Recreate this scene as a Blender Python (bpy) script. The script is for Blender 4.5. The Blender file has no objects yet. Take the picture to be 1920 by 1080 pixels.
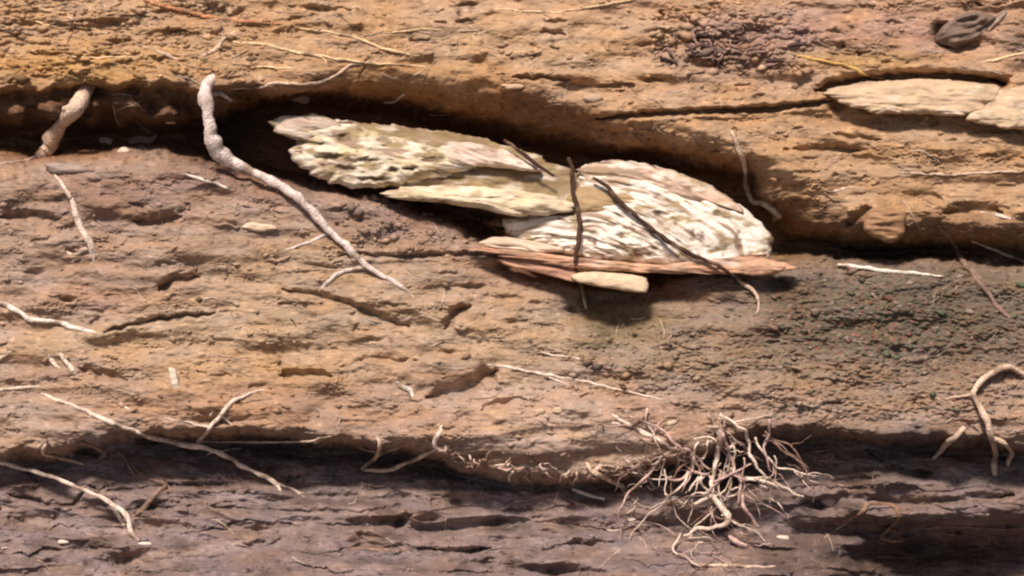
import bpy, math, random
import numpy as np
from mathutils import Vector

# ------------------------------------------------------------------ camera, sky, sun, exposure
S = bpy.context.scene
C = S.collection
PITCH = math.radians(18)
D = 3.4                                   # metres from the lens to the middle of the bank
FW = np.array([0, math.cos(PITCH), -math.sin(PITCH)])
UP = np.array([0, math.sin(PITCH), math.cos(PITCH)])
CAM = -FW * D + np.array([0, 0, 0.9])
cd = bpy.data.cameras.new("camera"); cam = bpy.data.objects.new("camera", cd); C.objects.link(cam)
cam.location = CAM; cam.rotation_euler = (math.radians(90) - PITCH, 0, 0)
cd.sensor_width = 36; cd.lens = 36 * D / 1.92
cd.clip_start = 0.05; cd.clip_end = 500
S.camera = cam
SUN_EL, SUN_AZ = math.radians(66), math.radians(-24)     # azimuth measured from straight behind the camera, minus = from the left
w = bpy.data.worlds.new("World"); S.world = w; w.use_nodes = True
nt = w.node_tree; nt.nodes.clear()
sky = nt.nodes.new("ShaderNodeTexSky"); sky.sky_type = 'NISHITA'; sky.sun_disc = False
sky.sun_elevation = SUN_EL; sky.sun_rotation = math.pi - SUN_AZ; sky.dust_density = 4; sky.ozone_density = 0.3
bg = nt.nodes.new("ShaderNodeBackground"); bg.inputs[1].default_value = 0.055
wo = nt.nodes.new("ShaderNodeOutputWorld")
nt.links.new(sky.outputs[0], bg.inputs[0]); nt.links.new(bg.outputs[0], wo.inputs[0])
sd = bpy.data.lights.new("sun", 'SUN'); sd.energy = 3.9; sd.angle = math.radians(11); sd.color = (1.0, 0.90, 0.79)
sun = bpy.data.objects.new("sun", sd); C.objects.link(sun)
tosun = Vector((math.sin(SUN_AZ) * math.cos(SUN_EL), -math.cos(SUN_AZ) * math.cos(SUN_EL), math.sin(SUN_EL)))
sun.rotation_euler = tosun.to_track_quat('Z', 'Y').to_euler(); sun.location = tosun * 8
S.view_settings.view_transform = 'Standard'; S.view_settings.look = 'None'
S.view_settings.exposure = 0.24; S.view_settings.gamma = 1
try:
    S.view_settings.use_white_balance = True
    S.view_settings.white_balance_temperature = 6650
    S.view_settings.white_balance_tint = 16
except Exception:
    pass
S.cycles.max_bounces = 5; S.cycles.diffuse_bounces = 3
S.cycles.filter_width = 2.2

# ------------------------------------------------------------------ numbers
rnd = random.Random(7)
def hsh(ix, iy, s):
    h = (ix.astype(np.int64) * 374761393 + iy.astype(np.int64) * 668265263 + s * 1442695041) & 0xffffffff
    h = ((h ^ (h >> 13)) * 1274126177) & 0xffffffff
    return ((h ^ (h >> 16)) & 0xffff) / 65535.0
def vn(x, y, s=0):                        # smooth gradient noise, about -1..1
    x = np.asarray(x, float); y = np.asarray(y, float)
    ix = np.floor(x); iy = np.floor(y); fx = x - ix; fy = y - iy
    ux = fx * fx * fx * (fx * (fx * 6 - 15) + 10); uy = fy * fy * fy * (fy * (fy * 6 - 15) + 10)
    def g(dx, dy):
        a = hsh(ix + dx, iy + dy, s) * 2 * math.pi
        return np.cos(a) * (fx - dx) + np.sin(a) * (fy - dy)
    a = g(0, 0) + (g(1, 0) - g(0, 0)) * ux; b = g(0, 1) + (g(1, 1) - g(0, 1)) * ux
    return (a + (b - a) * uy) * 1.5
def fbm(x, y, o=4, s=0, gain=.5):
    t = 0; a = 1; n = 0
    for k in range(o):
        t = t + a * vn(x * 2 ** k + 17.3 * k, y * 2 ** k + 9.1 * k, s + k); n += a; a *= gain
    return t / n
def curve(pts):
    xs, ys = zip(*pts)
    return lambda x: np.interp(x, xs, ys)
def sst(a, b, x):
    t = np.clip((x - a) / (b - a), 0, 1); return t * t * (3 - 2 * t)
def segdist(x, y, pts):                   # distance to a broken line and how far along it, 0..1
    best = np.full(x.shape, 1e9); par = np.zeros(x.shape)
    n = len(pts) - 1
    for i in range(n):
        ax, ay = pts[i]; bx, by = pts[i + 1]; dx, dy = bx - ax, by - ay
        t = np.clip(((x - ax) * dx + (y - ay) * dy) / (dx * dx + dy * dy + 1e-9), 0, 1)
        d = np.hypot(x - ax - t * dx, y - ay - t * dy)
        m = d < best; best = np.where(m, d, best); par = np.where(m, (i + t) / n, par)
    return best, par

# ------------------------------------------------------------------ relief of the bank (millimetres, + goes into the bank)
lip1 = curve([(-3000, 170), (0, 168), (120, 158), (250, 152), (330, 160), (420, 165), (520, 158), (620, 140), (700, 128), (800, 140), (900, 150), (1000, 162), (1100, 190),
              (1200, 225), (1300, 245), (1400, 275), (1500, 340), (1600, 385), (1700, 395), (1800, 392), (1920, 400), (5000, 420)])
dark1 = curve([(-3000, 275), (0, 262), (150, 262), (300, 262), (420, 240), (480, 205), (560, 190), (640, 202), (800, 234), (900, 254), (1000, 280), (1100, 297), (1200, 306),
               (1300, 322), (1400, 350), (1440, 410), (1480, 455), (1600, 474), (1750, 468), (1920, 482), (5000, 500)])
cav1 = curve([(-3000, 310), (0, 300), (100, 308), (220, 292), (300, 292), (420, 325), (520, 352), (620, 362), (700, 372), (850, 425), (950, 478), (1000, 505), (1100, 545), (1200, 548), (1300, 522),
              (1400, 510), (1470, 498), (1560, 486), (1650, 492), (1920, 502), (5000, 520)])
dep1 = curve([(-3000, 180), (0, 200), (350, 230), (450, 330), (600, 360), (900, 300), (1200, 230), (1430, 220), (1600, 190), (1920, 170), (5000, 150)])
lip2 = curve([(-3000, 850), (0, 846), (100, 838), (200, 815), (300, 800), (420, 802), (560, 806), (640, 818), (740, 828), (820, 842), (880, 868), (960, 886), (1060, 892), (1150, 880),
              (1240, 862), (1320, 840), (1420, 800), (1500, 800), (1650, 810), (1780, 815), (1920, 825), (5000, 830)])
dep2 = curve([(-3000, 120), (0, 110), (180, 120), (320, 200), (560, 220), (800, 170), (1000, 110), (1200, 120), (1340, 200), (1500, 150), (1920, 130), (5000, 120)])

def cols(y, knots):                       # per point linear interpolation through a list of (y, depth) arrays
    out = np.array(knots[0][1], float) + 0 * y
    for (y0, d0), (y1, d1) in zip(knots[:-1], knots[1:]):
        t = np.clip((y - y0) / np.maximum(y1 - y0, 1e-3), 0, 1)
        out = np.where(y > y0, d0 + (d1 - d0) * t, out)
    return out

GROOVES = [  # cracks: points, width, depth
    ([(1120, 222), (1200, 216), (1300, 210), (1420, 206), (1500, 198), (1562, 190)], 5, 30),
    ([(1528, 172), (1560, 160), (1620, 150), (1700, 143), (1800, 143), (1885, 156)], 8, 55),
    ([(195, 622), (250, 608), (300, 598), (350, 592), (405, 588)], 4, 22),
    ([(530, 545), (590, 552), (660, 572), (720, 598), (765, 612)], 6, 18),
    ([(800, 745), (860, 732), (900, 712), (930, 694)], 14, 34),
    ([(835, 618), (850, 590), (880, 575)], 8, 24), ([(905, 770), (930, 756), (985, 748)], 6, 12),
    ([(525, 705), (560, 700), (620, 704)], 7, 22), ([(300, 545), (320, 525), (375, 520)], 7, 22),
    ([(0, 408), (60, 404), (110, 412)], 8, 20), ([(250, 415), (300, 418), (340, 405)], 8, 18),
    ([(640, 478), (760, 480), (870, 476), (930, 482)], 4, 14), ([(150, 690), (200, 700), (240, 715)], 7, 14),
    ([(20, 930), (60, 935), (85, 945), (140, 945), (160, 922)], 4, 16), ([(200, 920), (330, 912), (520, 905), (560, 895)], 5, 14),
    ([(640, 1030), (700, 1022), (790, 1030), (880, 1034), (920, 1028)], 5, 18), ([(740, 995), (750, 975), (770, 968)], 7, 20),
    ([(1630, 850), (1700, 888), (1750, 890)], 5, 15), ([(1500, 945), (1580, 935), (1700, 945), (1900, 930)], 8, 22),
    ([(1500, 900), (1560, 905), (1640, 896)], 6, 12), ([(1560, 250), (1600, 258), (1650, 262)], 6, 14),
    ([(1490, 280), (1540, 278), (1610, 282)], 6, 16), ([(960, 145), (1030, 146), (1070, 150)], 4, 14),
    ([(1770, 400), (1820, 392), (1880, 398)], 9, 22), ([(1590, 425), (1610, 405), (1635, 390)], 7, 18),
    ([(640, 690), (690, 672), (760, 678)], 5, 8), ([(1010, 60), (1060, 64)], 5, 12), ([(540, 12), (600, 20), (660, 18)], 5, 10),
    ([(60, 100), (140, 108), (230, 105)], 6, 10), ([(90, 50), (170, 56)], 6, 10), ([(930, 265), (980, 290), (1030, 315)], 5, 15),
]
PITS = [  # x, y, rx, ry, depth
    (465, 175, 26, 14, 60), (1000, 505, 70, 26, 42), (1140, 575, 70, 42, 50), (1160, 640, 40, 30, 25), (1240, 550, 60, 22, 22),
    (128, 562, 12, 5, 16), (65, 512, 14, 6, 14), (885, 538, 22, 7, 22), (1070, 582, 14, 6, 20), (1002, 570, 12, 5, 12), (960, 605, 16, 5, 12),
    (700, 637, 18, 5, 12), (840, 660, 16, 5, 12), (320, 495, 8, 4, 10), (450, 25, 10, 8, 14), (590, 30, 10, 6, 12), (680, 28, 16, 8, 14), (870, 25, 10, 12, 14), (920, 30, 18, 6, 10),
    (1040, 40, 22, 4, 14), (1235, 60, 22, 6, 14), (1240, 30, 6, 8, 12), (1210, 85, 16, 4, 10), (900, 118, 16, 10, 20), (1085, 165, 40, 16, 26), (1225, 150, 24, 5, 12), (1875, 155, 18, 12, 40),
    (1800, 80, 40, 22, 36), (1765, 60, 16, 16, 30), (1545, 950, 34, 14, 26), (1600, 1040, 40, 18, 26), (1340, 1000, 60, 24, 40), (1360, 885, 34, 22, 50), (1400, 890, 30, 20, 40),
    (855, 945, 14, 9, 22), (970, 960, 22, 8, 14), (1050, 960, 16, 7, 12), (920, 1066, 60, 22, 80), (1040, 1072, 60, 16, 70), (500, 872, 40, 10, 30), (220, 985, 16, 14, 16), (265, 978, 16, 12, 16),
    (160, 845, 22, 10, 32), (30, 860, 50, 8, 26), (1725, 887, 14, 5, 20), (740, 380, 50, 10, 26), (820, 395, 60, 12, 32), (880, 410, 50, 10, 24), (960, 560, 30, 8, 10),
    (1460, 535, 20, 12, 26), (90, 1062, 30, 18, 40), (240, 1058, 55, 22, 55), (1640, 1045, 60, 14, 30), (1530, 1000, 70, 16, 40), (1260, 985, 50, 14, 30), (420, 1050, 60, 9, 20), (1120, 1020, 50, 8, 24), (1680, 475, 110, 10, 45), (1480, 470, 30, 14, 30), (1880, 495, 40, 8, 36), (1570, 200, 14, 10, 30), (420, 790, 70, 6, 10), (1200, 770, 12, 6, 8), (330, 60, 14, 6, 10),
    (60, 85, 40, 5, 12), (150, 120, 30, 5, 12), (300, 110, 20, 4, 10), (40, 45, 40, 4, 9), (235, 85, 30, 5, 10), (1660, 230, 90, 12, 16), (1320, 225, 60, 5, 8), (1290, 120, 40, 14, 20), (1420, 60, 24, 12, 16),
]
BUMPS = [  # x, y, rx, ry, height (towards the viewer)
    (100, 205, 130, 26, 60), (285, 200, 50, 30, 55), (230, 190, 24, 44, 30), (30, 220, 60, 18, 34), (640, 300, 60, 20, 10),
    (1660, 420, 60, 40, 26), (1540, 420, 50, 34, 22), (1840, 435, 60, 36, 24), (1000, 800, 190, 60, 46), (1080, 770, 26, 14, 12), (940, 780, 24, 12, 12), (1180, 970, 80, 26, 24),
    (1160, 760, 40, 14, 10), (1230, 560, 40, 14, 10), (300, 470, 90, 30, 10), (1660, 900, 80, 18, 24), (700, 1000, 90, 12, 16), (150, 1000, 90, 24, 24), (100, 560, 60, 20, 8),
    (500, 640, 120, 20, 9), (270, 620, 120, 16, 9), (90, 455, 70, 30, 12), (230, 390, 50, 20, 14), (1400, 600, 50, 30, 12), (1010, 620, 70, 30, 16), (1850, 600, 60, 30, 10), (700, 560, 60, 30, 8),
    (1430, 1000, 80, 18, 26), (1010, 1000, 120, 12, 18), (450, 990, 120, 16, 14), (1240, 930, 50, 20, 14), (620, 880, 80, 18, 18), (1300, 960, 70, 26, 22), (700, 40, 60, 20, 10), (1600, 60, 80, 30, 14), (1450, 90, 60, 20, 12),
]

def relief(x, y):
    x = np.asarray(x, float); y = np.asarray(y, float)
    wx = 26 * fbm(x / 120, y / 70, 3, 11); wy = 10 * fbm(x / 90, y / 60, 3, 21) + 7 * fbm(x / 24, y / 20, 3, 31) + 11 * fbm(x / 48, y / 90, 3, 33) * (np.exp(-((y - lip2(x)) / 40) ** 2) + np.exp(-((y - lip1(x)) / 40) ** 2))
    X = x + wx; Y = y + wy
    L1, K1, V1, L2 = lip1(X), dark1(X), cav1(X), lip2(X)
    d1, d2 = dep1(X), dep2(X)
    z = 0 * X
    wl = 1 - sst(370, 470, X); d1b = d1 * (.26 - .02 * wl) + 16 + 78 * wl * (.6 + vn(x / 38, y / 40, 63)); kf = .62 - .06 * wl
    kn = [(z - 1600, z + 900), (z - 500, z + 280), (z - 150, z + 118), (L1 - 50, z + 26), (L1, z + 12), (L1 + 10, z + 20 + 56 * wl), (L1 + 20, z + 24 + 62 * wl), (L1 + (K1 - L1) * kf, d1b), (K1, d1),
          (np.maximum(V1 - 30, K1 + 8), d1 * .9), (V1 - 3, z + 34), (V1 + 26, z - 2), (z + 650, z - 46), (L2 - 40, z - 92), (L2, z - 96), (L2 + 10, z - 70), (L2 + 26, d2 - 96),
          (z + 925, z - 18), (z + 960, z - 42), (z + 985, z - 34), (z + 1010, z - 62), (z + 1090, z - 110), (z + 1250, z - 230), (z + 2200, z - 900)]
    dsmall = cols(Y, kn)
    dn = cols(Y - 6, kn); up_ = cols(Y + 6, kn)
    h = (2 * dsmall + dn + up_) / 4
    # soil structure
    low = sst(-10, 60, Y - L2); top = 1 - sst(-60, 10, Y - L1)
    lf = (1 - sst(350, 620, x)) * top
    cav = sst(-10, 40, Y - L1) * (1 - sst(-20, 30, Y - V1))
    h = h + (1 - .5 * cav) * (18 * fbm(x / 230, y / 80, 2, 41) + 16 * fbm(x / 110, y / 42, 2, 45)) + 14 * low * fbm(x / 120, y / 34, 2, 46) + 16 * low * np.abs(fbm(x / 150, y / 60, 2, 48))
    cav = cav * (1 - .75 * sst(1080, 1220, x)); act = (.25 + .75 * sst(-.2, .3, fbm(x / 180, y / 80, 2, 47))) * (1 - .75 * cav) * (1 - .6 * top * sst(700, 850, x) * (1 - sst(1250, 1350, x)))
    r = 1 - np.abs(fbm(x / 150, y / 44, 2, 51)) * 2.6                # ledges with sharp lower edges
    h = h - (3.5 * act + 12 * low + 2 * top * act) * np.clip(r, -1, 1)
    st = (Y + 30 * fbm(x / 170, y / 60, 3, 61)) / 38.0; f = st - np.floor(st)
    h = h - (1.5 + 11 * low + 2 * top * act) * (f ** 1.6 - .5) * (.5 + fbm(x / 130, y / 50, 2, 66))
    h = h + (2.2 + 3.2 * act + lf) * fbm(x / 48, y / 20, 3, 71)
    h = h + (.4 + .9 * act + .6 * lf + .5 * low) * fbm(x / 13, y / 6, 2, 81) + (.3 + .25 * act) * vn(x / 4.2, y / 3.0, 91)
    h = h - (.7 + 1.4 * act + .7 * low) * (1 - 2.6 * np.abs(fbm(x / 30, y / 11, 3, 87))) * (1 - .5 * cav)
    h = h + (1.2 + 2.5 * act) * sst(.0, .5, vn(x / 60, y / 40, 89)) * np.abs(vn(x / 8, y / 5.5, 92)) * 2
    foot = sst(985, 1100, y)                                         # the muddy foot of the bank, washed out at both ends
    h = h - 130 * foot * sst(330, 480, x + .3 * wx) * (1 - sst(1500, 1640, x + .5 * wx)) + 210 * sst(962, 1030, y + 14 * fbm(x / 60, y / 40, 3, 97)) * sst(1540, 1740, x + 2 * wx) - 60 * foot * (1 - sst(330, 460, x)) + 9 * foot * fbm(x / 40, y / 20, 3, 99)
    spots = sst(.42, .75, vn(x / 41 + .6 * vn(x / 30, y / 30, 94), y / 17, 95)); h = h + 12 * sst(-.1, .4, vn(x / 120, y / 70, 96)) * spots * (.6 + .4 * top) * (1 - cav)
    spots2 = sst(.42, .62, vn(x / 24, y / 13, 97)); h = h - 5 * spots2 * (1 - cav) * sst(-.1, .4, vn(x / 100, y / 60, 98))
    grv = sst(1400, 1480, x) * sst(500, 560, y) * (1 - sst(760, 810, y)) + .8 * sst(1060, 1140, x) * sst(600, 640, y) * (1 - sst(720, 800, y)) + sst(1220, 1260, x) * (1 - sst(1480, 1540, x)) * (1 - sst(110, 140, y)) * .8
    h = h + np.clip(grv, 0, 1) * (9 * np.abs(fbm(x / 30, y / 13, 3, 101)) + 3 * vn(x / 9, y / 5, 103))
    h = h + lf * 8 * np.abs(fbm(x / 34, y / 9, 2, 111))
    gx = x + 4 * vn(x / 25, y / 25, 121); gy = y + 3.5 * vn(x / 18, y / 18, 123)
    for pts, wd, dp in GROOVES:
        xs = [p[0] for p in pts]; ys = [p[1] for p in pts]
        m = (x > min(xs) - 50) & (x < max(xs) + 50) & (y > min(ys) - 50) & (y < max(ys) + 50)
        if not m.any(): continue
        dd, t = segdist(gx[m], gy[m], pts)
        tap = np.clip(np.minimum(t, 1 - t) * 8, .25, 1)
        h[m] = h[m] + dp * np.exp(-(dd / (wd * tap)) ** 2) - dp * .15 * np.exp(-((dd - wd * 2) / (wd * 1.2)) ** 2)
    for px, py, rx, ry, dp in PITS:
        m = (np.abs(x - px) < rx * 3) & (np.abs(y - py) < ry * 3)
        if m.any(): h[m] = h[m] + dp * np.exp(-(((gx[m] - px) / rx) ** 2 + ((gy[m] - py) / ry) ** 2) ** 1.3)
    for px, py, rx, ry, dp in BUMPS:
        m = (np.abs(x - px) < rx * 3) & (np.abs(y - py) < ry * 3)
        if m.any(): h[m] = h[m] - dp * np.exp(-(((gx[m] - px) / rx) ** 2 + ((gy[m] - py) / ry) ** 2) ** 1.5)
    return h

def to_world(x, y, d):                    # a spot on the bank given by its span across / down the face (mm) and its depth
    u = (np.asarray(x, float) - 960) / 1000; v = (540 - np.asarray(y, float)) / 1000; w_ = np.asarray(d, float) / 1000
    k = 1 + w_ / D
    P = CAM[None, :] + FW[None, :] * (D + w_).reshape(-1, 1)
    P = P + np.array([[1.0, 0, 0]]) * (u * k).reshape(-1, 1) + UP[None, :] * (v * k).reshape(-1, 1)
    return P

# ------------------------------------------------------------------ materials
def srgb(r, g, b):
    f = lambda c: (c / 255 / 12.92) if c / 255 < .04045 else ((c / 255 + .055) / 1.055) ** 2.4
    return (f(r), f(g), f(b))
def N(nt, t, **kw):
    n = nt.nodes.new(t)
    for k, v in kw.items(): setattr(n, k, v)
    return n
def mat_vcol(name, rough=.85, var=.25, scale=60, bump=.4, bdist=.002, stretch=(1, 1, 1), spec=.25, gloss_noise=0):
    m = bpy.data.materials.new(name); m.use_nodes = True; t = m.node_tree; b = t.nodes['Principled BSDF']; L = t.links.new
    b.inputs['Roughness'].default_value = rough; b.inputs['Specular IOR Level'].default_value = spec
    a = N(t, 'ShaderNodeAttribute', attribute_name='soil'); tc = N(t, 'ShaderNodeTexCoord'); mp = N(t, 'ShaderNodeMapping')
    mp.inputs['Scale'].default_value = stretch; L(tc.outputs['Object'], mp.inputs[0])
    n1 = N(t, 'ShaderNodeTexNoise'); n1.inputs['Scale'].default_value = scale; n1.inputs['Detail'].default_value = 6; n1.inputs['Roughness'].default_value = .65
    L(mp.outputs[0], n1.inputs['Vector'])
    mr = N(t, 'ShaderNodeMapRange'); mr.inputs[1].default_value = .3; mr.inputs[2].default_value = .7; mr.inputs[3].default_value = 1 - var; mr.inputs[4].default_value = 1 + var
    L(n1.outputs[0], mr.inputs[0])
    hs = N(t, 'ShaderNodeHueSaturation'); L(a.outputs['Color'], hs.inputs['Color']); L(mr.outputs[0], hs.inputs['Value'])
    L(hs.outputs[0], b.inputs['Base Color'])
    n2 = N(t, 'ShaderNodeTexNoise'); n2.inputs['Scale'].default_value = scale * 3.1; n2.inputs['Detail'].default_value = 5; L(mp.outputs[0], n2.inputs['Vector'])
    ad = N(t, 'ShaderNodeMath', operation='ADD'); L(n1.outputs[0], ad.inputs[0]); L(n2.outputs[0], ad.inputs[1])
    bp = N(t, 'ShaderNodeBump'); bp.inputs['Strength'].default_value = bump; bp.inputs['Distance'].default_value = bdist
    L(ad.outputs[0], bp.inputs['Height']); L(bp.outputs[0], b.inputs['Normal'])
    if gloss_noise:
        m2 = N(t, 'ShaderNodeMapRange'); m2.inputs[1].default_value = .35; m2.inputs[2].default_value = .65; m2.inputs[3].default_value = rough - gloss_noise; m2.inputs[4].default_value = rough
        L(n1.outputs[0], m2.inputs[0]); L(m2.outputs[0], b.inputs['Roughness'])
    return m
M_SOIL = mat_vcol('soil', .85, .16, 45, .4, .003, (1, 1.6, 2.4), .2, .2)
M_WOOD = mat_vcol('decayed_wood', .7, .14, 60, .5, .003, (1, 2, 3), .3)
M_ROOT = mat_vcol('root_bark', .8, .4, 70, .9, .004, (1, 1, 1), .3)
M_STONE = mat_vcol('stone', .65, .12, 40, .4, .002, (1, 2, 2), .35)

def soil_colour(x, y):
    x = np.asarray(x, float); y = np.asarray(y, float)
    X = x + 60 * fbm(x / 200, y / 80, 3, 201); Y = y + 26 * fbm(x / 150, y / 60, 4, 211)
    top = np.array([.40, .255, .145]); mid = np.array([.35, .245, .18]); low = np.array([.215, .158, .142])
    L1, V1, L2 = lip1(X), cav1(X), lip2(X)
    c = np.zeros(x.shape + (3,)) + top
    def mix(c, col, k): return c + (np.array(col) - c) * np.clip(k, 0, 1)[..., None]
    c = mix(c, [.43, .275, .165], sst(620, 900, X) * (1 - sst(150, 230, Y)))
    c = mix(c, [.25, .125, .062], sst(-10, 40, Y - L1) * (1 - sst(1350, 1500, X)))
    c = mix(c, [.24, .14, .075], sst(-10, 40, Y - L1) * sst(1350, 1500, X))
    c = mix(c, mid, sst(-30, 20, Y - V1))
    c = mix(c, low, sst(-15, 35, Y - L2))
    def spl(px, py, rx, ry, col, k=1.0):
        nonlocal c
        c = mix(c, col, k * np.exp(-(((X - px) / rx) ** 2 + ((Y - py) / ry) ** 2)))
    spl(700, 190, 200, 40, [.28, .13, .055], .8); spl(820, 130, 160, 26, [.36, .19, .07], .8); spl(150, 125, 200, 30, [.44, .25, .09], .8)
    spl(1450, 70, 180, 60, [.33, .21, .165], .95); spl(1340, 95, 70, 34, [.17, .12, .11], .9); spl(1750, 60, 190, 60, [.36, .215, .155], .8); spl(1905, 90, 34, 60, [.20, .15, .12], .8)
    spl(1640, 110, 150, 24, [.36, .235, .105], .7); spl(500, 690, 260, 34, [.42, .24, .095], .75); spl(230, 640, 240, 30, [.50, .32, .17], .6)
    spl(220, 370, 180, 45, [.235, .145, .105], .9); spl(760, 420, 170, 55, [.25, .165, .125], .95); spl(560, 350, 140, 26, [.22, .155, .125], .9); spl(400, 340, 120, 26, [.26, .165, .13], .8)
    spl(250, 520, 200, 60, [.33, .22, .155], .6); spl(420, 600, 420, 80, [.42, .305, .20], .85); spl(980, 640, 150, 60, [.40, .30, .20], .7); spl(1010, 790, 200, 60, [.46, .335, .25], .9); spl(600, 500, 200, 50, [.39, .28, .18], .7); spl(1000, 80, 240, 60, [.43, .29, .175], .8); spl(700, 790, 260, 26, [.32, .185, .105], .6); spl(420, 760, 200, 40, [.36, .205, .11], .6)
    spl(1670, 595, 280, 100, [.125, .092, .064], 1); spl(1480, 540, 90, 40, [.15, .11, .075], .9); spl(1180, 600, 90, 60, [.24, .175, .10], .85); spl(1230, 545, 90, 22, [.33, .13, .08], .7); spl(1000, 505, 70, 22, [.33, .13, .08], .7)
    spl(1160, 690, 180, 40, [.30, .21, .15], .7); spl(1700, 720, 200, 40, [.27, .18, .115], .7); spl(1850, 640, 90, 60, [.18, .13, .105], .8); spl(1240, 780, 130, 50, [.33, .215, .155], .6)
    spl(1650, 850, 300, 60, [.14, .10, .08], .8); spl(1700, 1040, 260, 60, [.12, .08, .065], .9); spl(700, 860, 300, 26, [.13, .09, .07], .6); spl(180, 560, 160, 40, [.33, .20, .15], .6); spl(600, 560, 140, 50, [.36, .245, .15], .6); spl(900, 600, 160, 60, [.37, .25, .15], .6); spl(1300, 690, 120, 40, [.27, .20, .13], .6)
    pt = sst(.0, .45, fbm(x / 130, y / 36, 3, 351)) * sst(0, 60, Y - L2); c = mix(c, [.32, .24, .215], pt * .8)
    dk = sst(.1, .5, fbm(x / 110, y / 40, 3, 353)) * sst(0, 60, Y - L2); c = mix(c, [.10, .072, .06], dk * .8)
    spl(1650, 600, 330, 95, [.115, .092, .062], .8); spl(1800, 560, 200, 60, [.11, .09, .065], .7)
    spl(140, 225, 330, 46, [.10, .06, .038], .95); spl(420, 250, 120, 60, [.08, .05, .035], .9); spl(1740, 1045, 230, 50, [.085, .055, .042], .95); spl(1150, 590, 70, 50, [.14, .11, .06], .8)  # undercut at upper left, recess at lower right: shade painted into the colour
    # coarse flecks that belong to the soil
    g = np.exp(-(((x - 1620) / 230) ** 2 + ((y - 620) / 95) ** 2)); fr = sst(.35, .5, vn(x / 12, y / 6, 301)); fg = sst(.35, .5, vn(x / 11, y / 6, 305)); fw = sst(.42, .6, vn(x / 9, y / 5, 309))
    c = mix(c, [.24, .09, .07], g * fr * .9); c = mix(c, [.10, .125, .07], (g + .7 * np.exp(-(((x - 1200) / 120) ** 2 + ((y - 690) / 40) ** 2))) * fg * .7); c = mix(c, [.30, .23, .18], g * fw * .8)
    fl = sst(.36, .6, vn(x / 16, y / 5, 311)); c = c + (c * 1.5 - c) * (fl * .6)[..., None]
    fd = sst(.4, .65, vn(x / 19, y / 6, 313)); c = c * (1 - .45 * fd)[..., None]
    v = 1 + .26 * fbm(x / 60, y / 22, 4, 321) + .10 * fbm(x / 14, y / 7, 3, 331)
    c = c * v[..., None]
    hue = fbm(x / 110, y / 34, 3, 341)[..., None]
    c = c * (1 + hue * np.array([-.05, .10, .34]))
    return np.clip(c, .01, .9)

def mesh_obj(name, V, F, mat, parent=None, col=None, smooth=True):
    me = bpy.data.meshes.new(name)
    V = np.asarray(V, np.float32); F = np.asarray(F, np.int32)
    me.vertices.add(len(V)); me.vertices.foreach_set('co', V.ravel())
    k = F.shape[1]
    me.loops.add(F.size); me.loops.foreach_set('vertex_index', F.ravel())
    me.polygons.add(len(F)); me.polygons.foreach_set('loop_start', np.arange(0, F.size, k, dtype=np.int32)); me.polygons.foreach_set('loop_total', np.full(len(F), k, np.int32))
    me.polygons.foreach_set('use_smooth', np.full(len(F), smooth, bool))
    me.update(calc_edges=True); me.validate()
    if col is not None:
        at = me.color_attributes.new('soil', 'FLOAT_COLOR', 'POINT')
        cc = np.ones((len(V), 4), np.float32); cc[:, :3] = col; at.data.foreach_set('color', cc.ravel())
    me.materials.append(mat)
    o = bpy.data.objects.new(name, me); C.objects.link(o)
    if parent is not None:
        o.parent = parent
    return o
def gridfaces(nr, nc, wrap=False):
    i = np.arange(nr - 1)[:, None]; j = np.arange(nc if wrap else nc - 1)[None, :]; j2 = (j + 1) % nc
    return np.stack([i * nc + j, (i + 1) * nc + j, (i + 1) * nc + j2, i * nc + j2], -1).reshape(-1, 4)
def tag(o, label, cat, group=None, kind=None):
    if label: o['label'] = label
    if cat: o['category'] = cat
    if group: o['group'] = group
    if kind: o['kind'] = kind
    return o
def empty(name, loc):
    o = bpy.data.objects.new(name, None); o.empty_display_size = .05; C.objects.link(o); o.location = loc; return o

# ------------------------------------------------------------------ the bank, the water
def spacing(a, b, c, d_, fine, grow=1.12):
    mid = list(np.arange(b, c, fine)); s = fine; lo = []; p = b
    while p > a: s *= grow; p -= s; lo.append(p)
    s = fine; hi = []; p = c
    while p < d_: s *= grow; p += s; hi.append(p)
    return np.array(lo[::-1] + mid + hi)
gx_ = spacing(-2600, -70, 1990, 4500, 1.7); gy_ = spacing(-1500, -50, 1130, 1900, 1.5)
GX, GY = np.meshgrid(gx_, gy_)
HH = relief(GX, GY)
def depth_at(x, y):                       # bilinear lookup in the finished relief
    x = np.atleast_1d(np.asarray(x, float)); y = np.atleast_1d(np.asarray(y, float))
    i = np.clip(np.searchsorted(gx_, x) - 1, 0, len(gx_) - 2); j = np.clip(np.searchsorted(gy_, y) - 1, 0, len(gy_) - 2)
    fx = np.clip((x - gx_[i]) / (gx_[i + 1] - gx_[i]), 0, 1); fy = np.clip((y - gy_[j]) / (gy_[j + 1] - gy_[j]), 0, 1)
    return (HH[j, i] * (1 - fx) + HH[j, i + 1] * fx) * (1 - fy) + (HH[j + 1, i] * (1 - fx) + HH[j + 1, i + 1] * fx) * fy
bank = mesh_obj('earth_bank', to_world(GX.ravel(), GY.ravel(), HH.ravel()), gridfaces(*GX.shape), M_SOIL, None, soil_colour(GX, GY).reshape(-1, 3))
tag(bank, None, None, kind='structure')

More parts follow.
